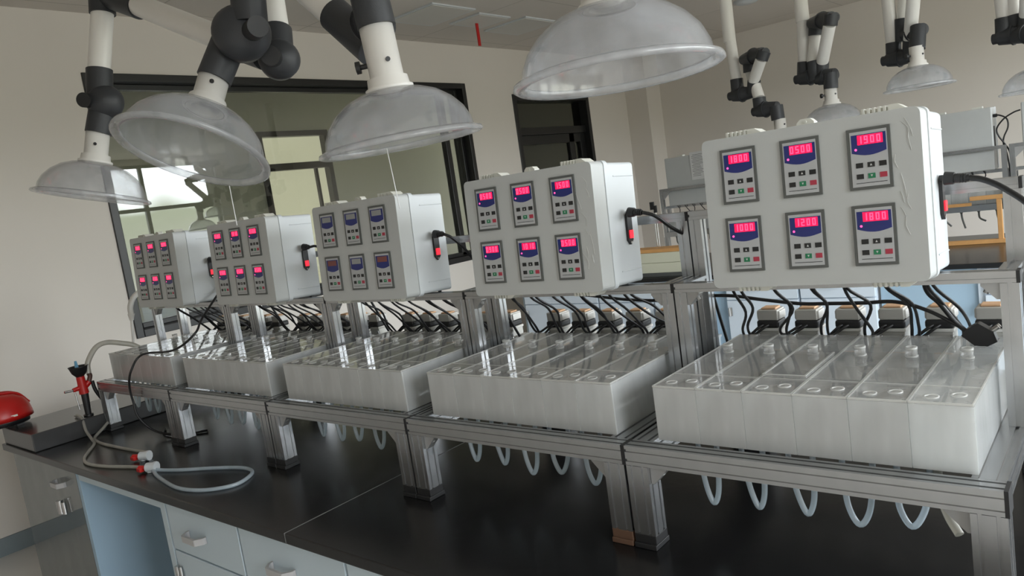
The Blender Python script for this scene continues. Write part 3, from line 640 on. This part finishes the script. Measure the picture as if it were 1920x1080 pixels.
def arm(label, hd, axis, neck, segs, knob=False, string=None, grp='extraction arms over the near bench'):
    og = (hd[0], hd[1], hd[2]); t_ = thing('extraction_arm', label, 'extraction arm', og, grp)
    e_, ax_, p, s2, r2 = hood(t_, og, hd, axis, neck)
    if knob: M().cyl(p-r2*(TR-.002), p-r2*(TR+.018), .006, n=10).cyl(p-r2*(TR+.016), p-r2*(TR+.026), .015, n=8).build('clamp_knob', BLK, t_, og)
    for s in segs: seg(t_, og, s)
    if string: M().cyl(Vector(hd)+Vector(string[0]), Vector(hd)+Vector(string[1]), .0012, n=6).build('pull_string', PAPER, t_, og)
    return t_
C_ = CZ-.001
arm('extraction arm nearest the camera with the largest frosted dome hood', (2.840, -.038, .962), (-.019, .019, 1), .255,
    [('socket', (2.837, -.036, 1.207), (2.835, -.034, 1.31)), ('ball', (2.835, -.03, 1.35), .06), ('socket', (2.82, -.01, 1.36), (2.75, .06, 1.42)), ('arm_tube', (2.76, .05, 1.41), (2.42, .40, 1.66)),
     ('pivot', (2.36, .47, 1.70), (2.50, .35, 1.70)), ('arm_tube', (2.40, .43, 1.68), (2.40, .43, C_))])
arm('extraction arm with level frosted hood, second from the camera', (2.252, -.048, .930), (-.03, -.057, .998), .275,
    [('socket', (2.246, -.062, 1.195), (2.238, -.070, 1.33)), ('ball', (2.236, -.05, 1.36), .062), ('socket', (2.138, .014, 1.174), (2.019, .011, 1.287)),
     ('pivot', (2.225, -.03, 1.24), (2.110, .03, 1.215)), ('arm_tube', (2.027, .016, 1.274), (1.76, .01, 1.53)), ('ball', (1.74, .01, 1.55), .06), ('arm_tube', (1.74, .06, 1.55), (1.74, .06, C_))], knob=True,
    string=((-.055, .0, -.005), (-.055, .01, -.15)))
arm('extraction arm with steeply tilted hood showing its open inside, third from the camera', (1.732, -.281, .998), (-.044, .479, .877), .225,
    [('socket', (1.724, -.180, 1.183), (1.740, -.125, 1.280)), ('ball', (1.803, -.125, 1.283), .072), ('cap', (1.855, -.130, 1.276), (1.925, -.155, 1.270)), ('socket', (1.842, -.120, 1.300), (1.845, -.105, 1.45)),
     ('arm_tube', (1.845, -.105, 1.44), (1.85, -.10, 1.66)), ('ball', (1.85, -.10, 1.70), .06), ('arm_tube', (1.86, -.06, 1.71), (1.98, .30, 1.95)), ('arm_tube', (2.0, .32, 1.90), (2.0, .32, C_))],
    string=((.09, .03, -.10), (.09, .03, -.20)))
arm('extraction arm nearest the window wall with a long white link, fourth from the camera', (.679, -.123, .986), (.110, .235, .965), .235,
    [('socket', (.705, -.068, 1.206), (.717, -.042, 1.289)), ('ball', (.726, -.030, 1.312), .061), ('cap', (.705, -.062, 1.321), (.741, -.110, 1.318)), ('socket', (.711, -.04, 1.328), (.713, -.022, 1.432)),
     ('arm_tube', (.712, -.023, 1.429), (.728, .025, 1.639)), ('socket', (.728, .023, 1.627), (.728, .04, 1.734)), ('socket', (.730, .041, 1.698), (.933, .061, 1.602)),
     ('arm_tube', (.896, .06, 1.623), (1.50, .035, 1.342)), ('socket', (1.49, .035, 1.345), (1.68, .020, 1.265)), ('ball', (1.743, .016, 1.237), .056), ('cap', (1.766, -.018, 1.236), (1.813, -.058, 1.230)),
     ('socket', (1.725, .027, 1.244), (1.705, .051, 1.331)), ('arm_tube', (1.705, .05, 1.324), (1.66, .10, C_))])
GB = 'extraction arms over the far bench'
arm('far bench extraction arm, leftmost, its hood hidden behind the nearest control box', (1.739, 3.85, .788), (0, 0, 1), .225,
    [('sleeve', (1.391, 4.0, 1.611), (1.391, 4.0, C_)), ('arm_tube', (1.397, 4.0, 1.62), (1.412, 4.0, 1.339)), ('socket', (1.412, 4.0, 1.347), (1.410, 4.0, 1.221)), ('pivot', (1.348, 4.0, 1.237), (1.551, 3.95, 1.23)), ('socket', (1.538, 3.95, 1.218), (1.556, 3.95, 1.309)),
     ('arm_tube', (1.547, 3.95, 1.296), (1.679, 3.8, 1.426)), ('socket', (1.674, 3.8, 1.413), (1.701, 3.8, 1.463)), ('pivot', (1.71, 3.8, 1.454), (1.484, 3.98, 1.464)), ('socket', (1.525, 3.98, 1.491), (1.52, 3.98, 1.372)), ('arm_tube', (1.52, 4.0, 1.372), (1.598, 3.9, 1.173)),
     ('socket', (1.596, 3.9, 1.181), (1.597, 3.9, 1.091)), ('pivot', (1.548, 3.9, 1.092), (1.734, 3.85, 1.094)), ('socket', (1.724, 3.85, 1.103), (1.729, 3.85, 1.01))], grp=GB)
arm('far bench extraction arm, second from left, folded with a side knob', (2.062, 3.9, .925), (0, 0, 1), .235,
    [('sleeve', (1.899, 4.0, 1.62), (1.899, 4.0, C_)), ('arm_tube', (1.899, 4.0, 1.63), (1.884, 4.0, 1.354)), ('socket', (1.885, 4.0, 1.361), (1.871, 4.0, 1.245)), ('pivot', (1.819, 4.0, 1.256), (2.021, 3.95, 1.253)), ('socket', (2.0, 3.95, 1.244), (2.012, 3.95, 1.33)),
     ('arm_tube', (2.01, 3.95, 1.317), (2.138, 3.75, 1.523)), ('socket', (2.138, 3.75, 1.514), (2.152, 3.75, 1.574)), ('pivot', (2.173, 3.75, 1.556), (1.962, 3.98, 1.589)), ('socket', (1.994, 3.98, 1.615), (1.978, 3.98, 1.51)), ('arm_tube', (1.977, 4.0, 1.526), (1.954, 3.95, 1.336)),
     ('socket', (1.962, 3.95, 1.348), (1.964, 3.95, 1.224)), ('pivot', (1.964, 3.95, 1.224), (2.104, 3.9, 1.234)), ('socket', (2.073, 3.9, 1.248), (2.067, 3.9, 1.148))], knob=True, grp=GB)
arm('far bench extraction arm with a fully visible pale hood, third from left', (2.590, 3.8, 1.050), (0, 0, 1), .235,
    [('sleeve', (2.411, 4.0, 1.66), (2.411, 4.0, C_)), ('arm_tube', (2.415, 4.0, 1.68), (2.424, 4.0, 1.345)), ('socket', (2.428, 4.0, 1.357), (2.422, 4.0, 1.235)), ('pivot', (2.36, 4.0, 1.258), (2.559, 3.95, 1.253)), ('socket', (2.523, 3.95, 1.242), (2.536, 3.95, 1.35)),
     ('arm_tube', (2.53, 3.95, 1.342), (2.650, 3.64, 1.69)), ('pivot', (2.70, 3.64, 1.71), (2.52, 3.9, 1.72)), ('arm_tube', (2.53, 4.0, 1.72), (2.49, 4.0, 1.47)), ('socket', (2.489, 4.0, 1.486), (2.476, 4.0, 1.352)), ('pivot', (2.482, 4.0, 1.389), (2.623, 3.85, 1.379)), ('socket', (2.600, 3.85, 1.401), (2.592, 3.81, 1.27))], knob=True, grp=GB)
arm('far bench extraction arm at the right edge of the photo', (3.165, 3.85, .921), (0, 0, 1), .235,
    [('sleeve', (2.992, 4.0, 1.593), (2.992, 4.0, C_)), ('arm_tube', (2.994, 4.0, 1.60), (3.006, 4.0, 1.35)), ('socket', (3.004, 4.0, 1.359), (3.001, 4.0, 1.238)), ('pivot', (2.947, 4.0, 1.251), (3.14, 3.95, 1.249)), ('socket', (3.109, 3.95, 1.241), (3.119, 3.95, 1.337)),
     ('arm_tube', (3.116, 3.95, 1.326), (3.155, 3.75, 1.555)), ('pivot', (3.19, 3.74, 1.57), (3.05, 3.98, 1.62)), ('arm_tube', (3.076, 4.0, 1.63), (3.053, 4.0, 1.356)), ('socket', (3.053, 4.0, 1.361), (3.060, 4.0, 1.22)), ('socket', (3.165, 3.86, 1.14), (3.165, 3.86, 1.23)), ('pivot', (3.03, 3.98, 1.24), (3.20, 3.83, 1.23))], grp=GB)

# ------------------------------------------------------------------ far bench
BX0, BX1, BY0, BY1 = -.60, 5.2, 3.68, 5.02
tag(M().box(BX0, BX1, BY0, BY1, -.03, 0).build('worktop', TOP, org=(BX0, BY0, -.03), bevel=.003), 'black epoxy top of the far bench', 'worktop')
ends = [(-.565, .20, 1), (.21, .70, 1), (.71, 1.172, 1), (1.29, 1.80, 2), (1.81, 2.28, 2), (2.83, 3.35, 3), (3.36, 3.9, 3), (3.91, 4.5, 3), (4.51, 5.15, 3)]
fl = ['far left end', 'second from left end', 'third from left end', 'with a steel lock left of the wide doors', 'with wide pale doors', 'with drawers right of the shaded open bay', 'second right of the shaded open bay', 'third right of the shaded open bay', 'right end']
for i, (a, b, ty) in enumerate(ends):
    og = (a, 3.70, FZ); t_ = thing('base_cabinet', 'pale blue cabinet under the far bench, %s' % fl[i], 'cabinet', og, 'pale blue cabinets under the far bench')
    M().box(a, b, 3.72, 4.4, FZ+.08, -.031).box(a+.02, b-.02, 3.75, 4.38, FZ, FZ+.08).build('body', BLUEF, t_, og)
    if i == 0: M().box(a-.012, a, 3.70, 5.0, FZ, -.031).build('end_panel', BASEB, t_, og)  # dark grey-blue puts the shade on the bench end into its colour
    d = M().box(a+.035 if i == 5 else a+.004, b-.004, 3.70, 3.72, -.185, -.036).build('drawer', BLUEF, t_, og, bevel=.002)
    handle((a+b)/2, 3.70, -.10).build('handle', GREY, d, og)
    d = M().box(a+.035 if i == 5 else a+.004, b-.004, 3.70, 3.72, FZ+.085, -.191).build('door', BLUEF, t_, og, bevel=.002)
    M().box(a+.010, a+.038, 3.69, 3.70, -.30, -.24).cyl((a+.022, 3.684, -.30), (a+.022, 3.684, -.24), .008, n=12).build('hinge', STEEL, d, og)
for a, b, l in ((1.172, 1.285, 'narrow dark blue panel in the gap between far bench cabinets'), (2.30, 2.83, 'recessed panel coloured as the shade in the open bay under the far bench')):
    tag(M().box(a, b, 3.74, 3.76, FZ, -.031).build('bay_panel', BLUES, org=(a, 3.74, FZ)), l, 'panel')  # dark panels close the gap and carry the open bay's shade in their colour

# racks on the far bench seen from behind
FRL = ['left end', 'second from left', 'third from left', 'fourth from left', 'right end']
FX = [.375, .98, 1.60, 2.335, 2.925]
for k, x in enumerate(FX):
    y = 4.60; og = (x, y, 0); w_ = .575
    t_ = thing('far_aluminium_rack', 'slotted aluminium rack on the far bench, %s' % FRL[k], 'rack', og, 'slotted aluminium racks on the far bench')
    P = lambda n, m, mt=ALU, par=t_, **kw: m.build(n, mt, par, og, **kw)
    P('upper_rail', bar('x', x, x+w_, (y, .03), (.608, .022), 1, 1)); P('middle_rail', bar('x', x, x+w_, (y+.10, .03), (.452, .022), 1, 1))
    P('tray_rail', bar('x', x, x+w_, (y, .04), (.212, .04), 1, 2)); P('tray_rail', bar('x', x, x+w_, (y+.32, .04), (.212, .04), 1, 2))
    for a in (x, x+w_-.03):
        P('post', bar('z', .253, .608, (a, .03), (y, .03), 1, 1)); P('post', bar('z', .253, .452, (a, .03), (y+.10, .03), 1, 1))
        P('side_rail', bar('y', y+.04, y+.32, (a, .03), (.212, .04), 1, 2)); P('side_rail', bar('y', y+.03, y+.10, (a, .03), (.452, .022), 1, 1))
        for yy in (y, y+.32):
            P('leg', bar('z', .02, .212, (a-.005, .04), (yy, .04), 1, 1)); P('foot', M().box(a-.007, a+.037, yy-.002, yy+.042, .0005, .02), CAPM)
    P('corner_bracket', M().prism([(0, 0), (.07, 0), (0, -.07)], (x+.03, y+.003, .608), (x+.03, y+.025, .608), X_, Z_), ALU2)
    for i in range(5):
        ax0 = x+.03+i*(w_-.06)/5; tw_ = (w_-.06)/5-.002; o2 = (ax0, y+.045, .2535)
        q_ = thing('acrylic_tank', 'small hazy acrylic tank on the far bench, %s on the %s rack' % (['first', 'second', 'third', 'fourth', 'fifth'][i], FRL[k]), 'tank', o2, 'clear acrylic tanks on the far bench')
        m = M(); m.box(ax0, ax0+tw_, y+.045, y+.049, .2535, .36); m.box(ax0, ax0+tw_, y+.31, y+.314, .2535, .36); m.box(ax0, ax0+.004, y+.049, y+.31, .2535, .36); m.box(ax0+tw_-.004, ax0+tw_, y+.049, y+.31, .2535, .36)
        m.box(ax0, ax0+tw_, y+.045, y+.314, .360, .364); m.box(ax0, ax0+tw_, y+.049, y+.31, .2535, .258)
        m.build('tank_wall', ACRS, q_, o2)
        M().cyl((ax0+tw_/2, y+.07, .260), (ax0+tw_/2, y+.07, .32), .018, .012, n=12).cyl((ax0+tw_/2, y+.07, .32), (ax0+tw_/2, y+.07, .358), .010, n=12).build('inner_tube', EDGE, q_, o2)
        m = M().cyl((ax0+tw_/2, y+.065, .253), (ax0+tw_/2, y+.065, .200), .009, n=10)
        m.tube([(ax0+tw_/2, y+.065, .205), (ax0+tw_/2+.005, y+.06, .16), (ax0+tw_/2+.02+.02*(i % 2), y+.06, .135-.02*(i % 3))], .006, 8)
        m.build('drain_nozzle', BEZ, q_, o2)
FBL = ['leftmost, carrying a sheet of paper', 'second from left', 'third from left', 'fourth from left, seen right of the nearest box', 'rightmost, cut by the photo edge']
for k, x in enumerate([.440, 1.04, 1.67, 2.434, 2.998]):
    og = (x, 4.65, .475)
    t_ = thing('control_box', 'white box on the far bench, %s' % FBL[k], 'control box', og, 'control boxes on the far bench')
    M().box(x, x+.404, 4.632, 4.77, .4745, .885).build('enclosure_body', PVC, t_, og, bevel=.006)
    M().box(x-.002, x+.406, 4.7705, 4.83, .4745, .887).build('cover', PVCW, t_, og, bevel=.004)
    for lx_ in (.06, .28): M().box(x+lx_, x+lx_+.06, 4.74, 4.79, .8875, .900).build('latch', IVORY, t_, og)
    M().box(x+.404, x+.409, 4.68, 4.705, .62, .76).build('power_inlet', BLK, t_, og)
    for i in range(5):
        cx = x+.05+i*.07
        M().tube([(cx, 4.68, .474), (cx+.01, 4.70, .44), (cx+.02*((i % 2)*2-1), 4.76, .39), (cx+.01, 4.82, .365)], .0035, 6).build('motor_cable', RUB, t_, og)
og = (2.84, 4.66, .83)
M_ = M().tube([(2.842, 4.68, .826), (2.875, 4.672, .824), (2.915, 4.665, .795), (2.92, 4.66, .74), (2.895, 4.66, .68), (2.89, 4.665, .63), (2.905, 4.69, .55), (2.913, 4.72, .40), (2.91, 4.80, .15), (2.90, 4.99, .01)], .005, 8)
M_.cyl((2.840, 4.68, .826), (2.862, 4.676, .826), .011, n=10)
tag(M_.build('power_cord', RUB, org=og), 'black cord curving off the right side of the box seen from behind', 'power cord')
tag(M().tube([(2.992, 4.66, .838), (2.955, 4.65, .828), (2.90, 4.645, .795), (2.86, 4.645, .74), (2.868, 4.645, .69), (2.895, 4.65, .64), (2.9195, 4.67, .58), (2.9175, 4.72, .50), (2.917, 4.85, .3), (2.917, 5.0, .01)], .005, 8).build('power_cord', RUB, org=(2.99, 4.66, .83)), 'black cord looping from the box at the photo edge', 'power cord')
tag(M().box(.680, .850, 4.6285, 4.6305, .675, .905).build('paper_notice', PAPER, org=(.76, 4.63, .75)), 'white sheet of printed paper stuck on the far left box', 'paper')
txt = M()
for i in range(15): txt.box(.695+.01*(i % 3 == 0), .695+.07+.06*random.random(), 4.6275, 4.6284, .880-i*.0125, .883-i*.0125)
o = [c for c in bpy.data.objects if c.name == 'paper_notice'][0]
txt.build('printed_lines', BEZ, o, (.76, 4.63, .75))
# wooden stands, foam boards, tray on the far bench
og = (2.66, 4.50, 0)
t_ = thing('wooden_stand', 'orange pine wood stand on the far bench right of the nearest box', 'stand', og)
M().box(2.42, 3.10, 4.50, 4.54, .0005, .028).build('base_bar', WOOD, t_, og, bevel=.002)
M().box(2.848, 2.876, 4.505, 4.535, .028, .292).build('upright', WOOD, t_, og, bevel=.002)
M().box(2.70, 2.96, 4.50, 4.54, .292, .318).build('top_bar', WOOD, t_, og, bevel=.002)
M().box(2.42, 2.446, 4.50, 4.54, .0285, .255).box(2.42, 2.70, 4.545, 4.575, .255, .275).build('rear_frame', WOOD, t_, og)
t_ = thing('foam_board_stack', 'two cream boards stacked under a wooden plank on the far bench', 'board stack', (.72, 3.73, 0)); og = (.72, 3.73, 0)
M().box(.30, 1.04, 3.735, 3.90, .030, .105).build('lower_board', FOAM, t_, og, bevel=.003)
M().box(.30, 1.04, 3.735, 3.90, .107, .183).build('upper_board', FOAM, t_, og, bevel=.003)
M().box(.30, 1.04, 3.74, 3.90, .0005, .029).build('base_strip', BEZ, t_, og)
tag(M().box(.30, .96, 3.74, 3.90, .184, .212).build('wooden_plank', WOOD, org=(.6, 3.8, .184), bevel=.002), 'orange wooden plank lying on the cream boards of the far bench', 'plank')
# black valve on a thin stand near the left far rack
t_ = thing('clamp_stand', 'thin steel clamp stand with black clamp left of the far bench boxes', 'clamp stand', (.68, 3.86, .0005)); og = (.68, 3.86, .0005)
M().box(.64, .72, 3.915, 3.935, .0005, .008).cyl((.672, 3.925, .008), (.672, 3.925, .52), .006, n=10).cyl((.690, 3.925, .008), (.690, 3.925, .50), .004, n=10).build('rod', STEEL, t_, og)
M().box(.650, .680, 3.915, 3.935, .50, .56).box(.680, .700, 3.915, 3.935, .475, .53).build('clamp', BLK, t_, og)
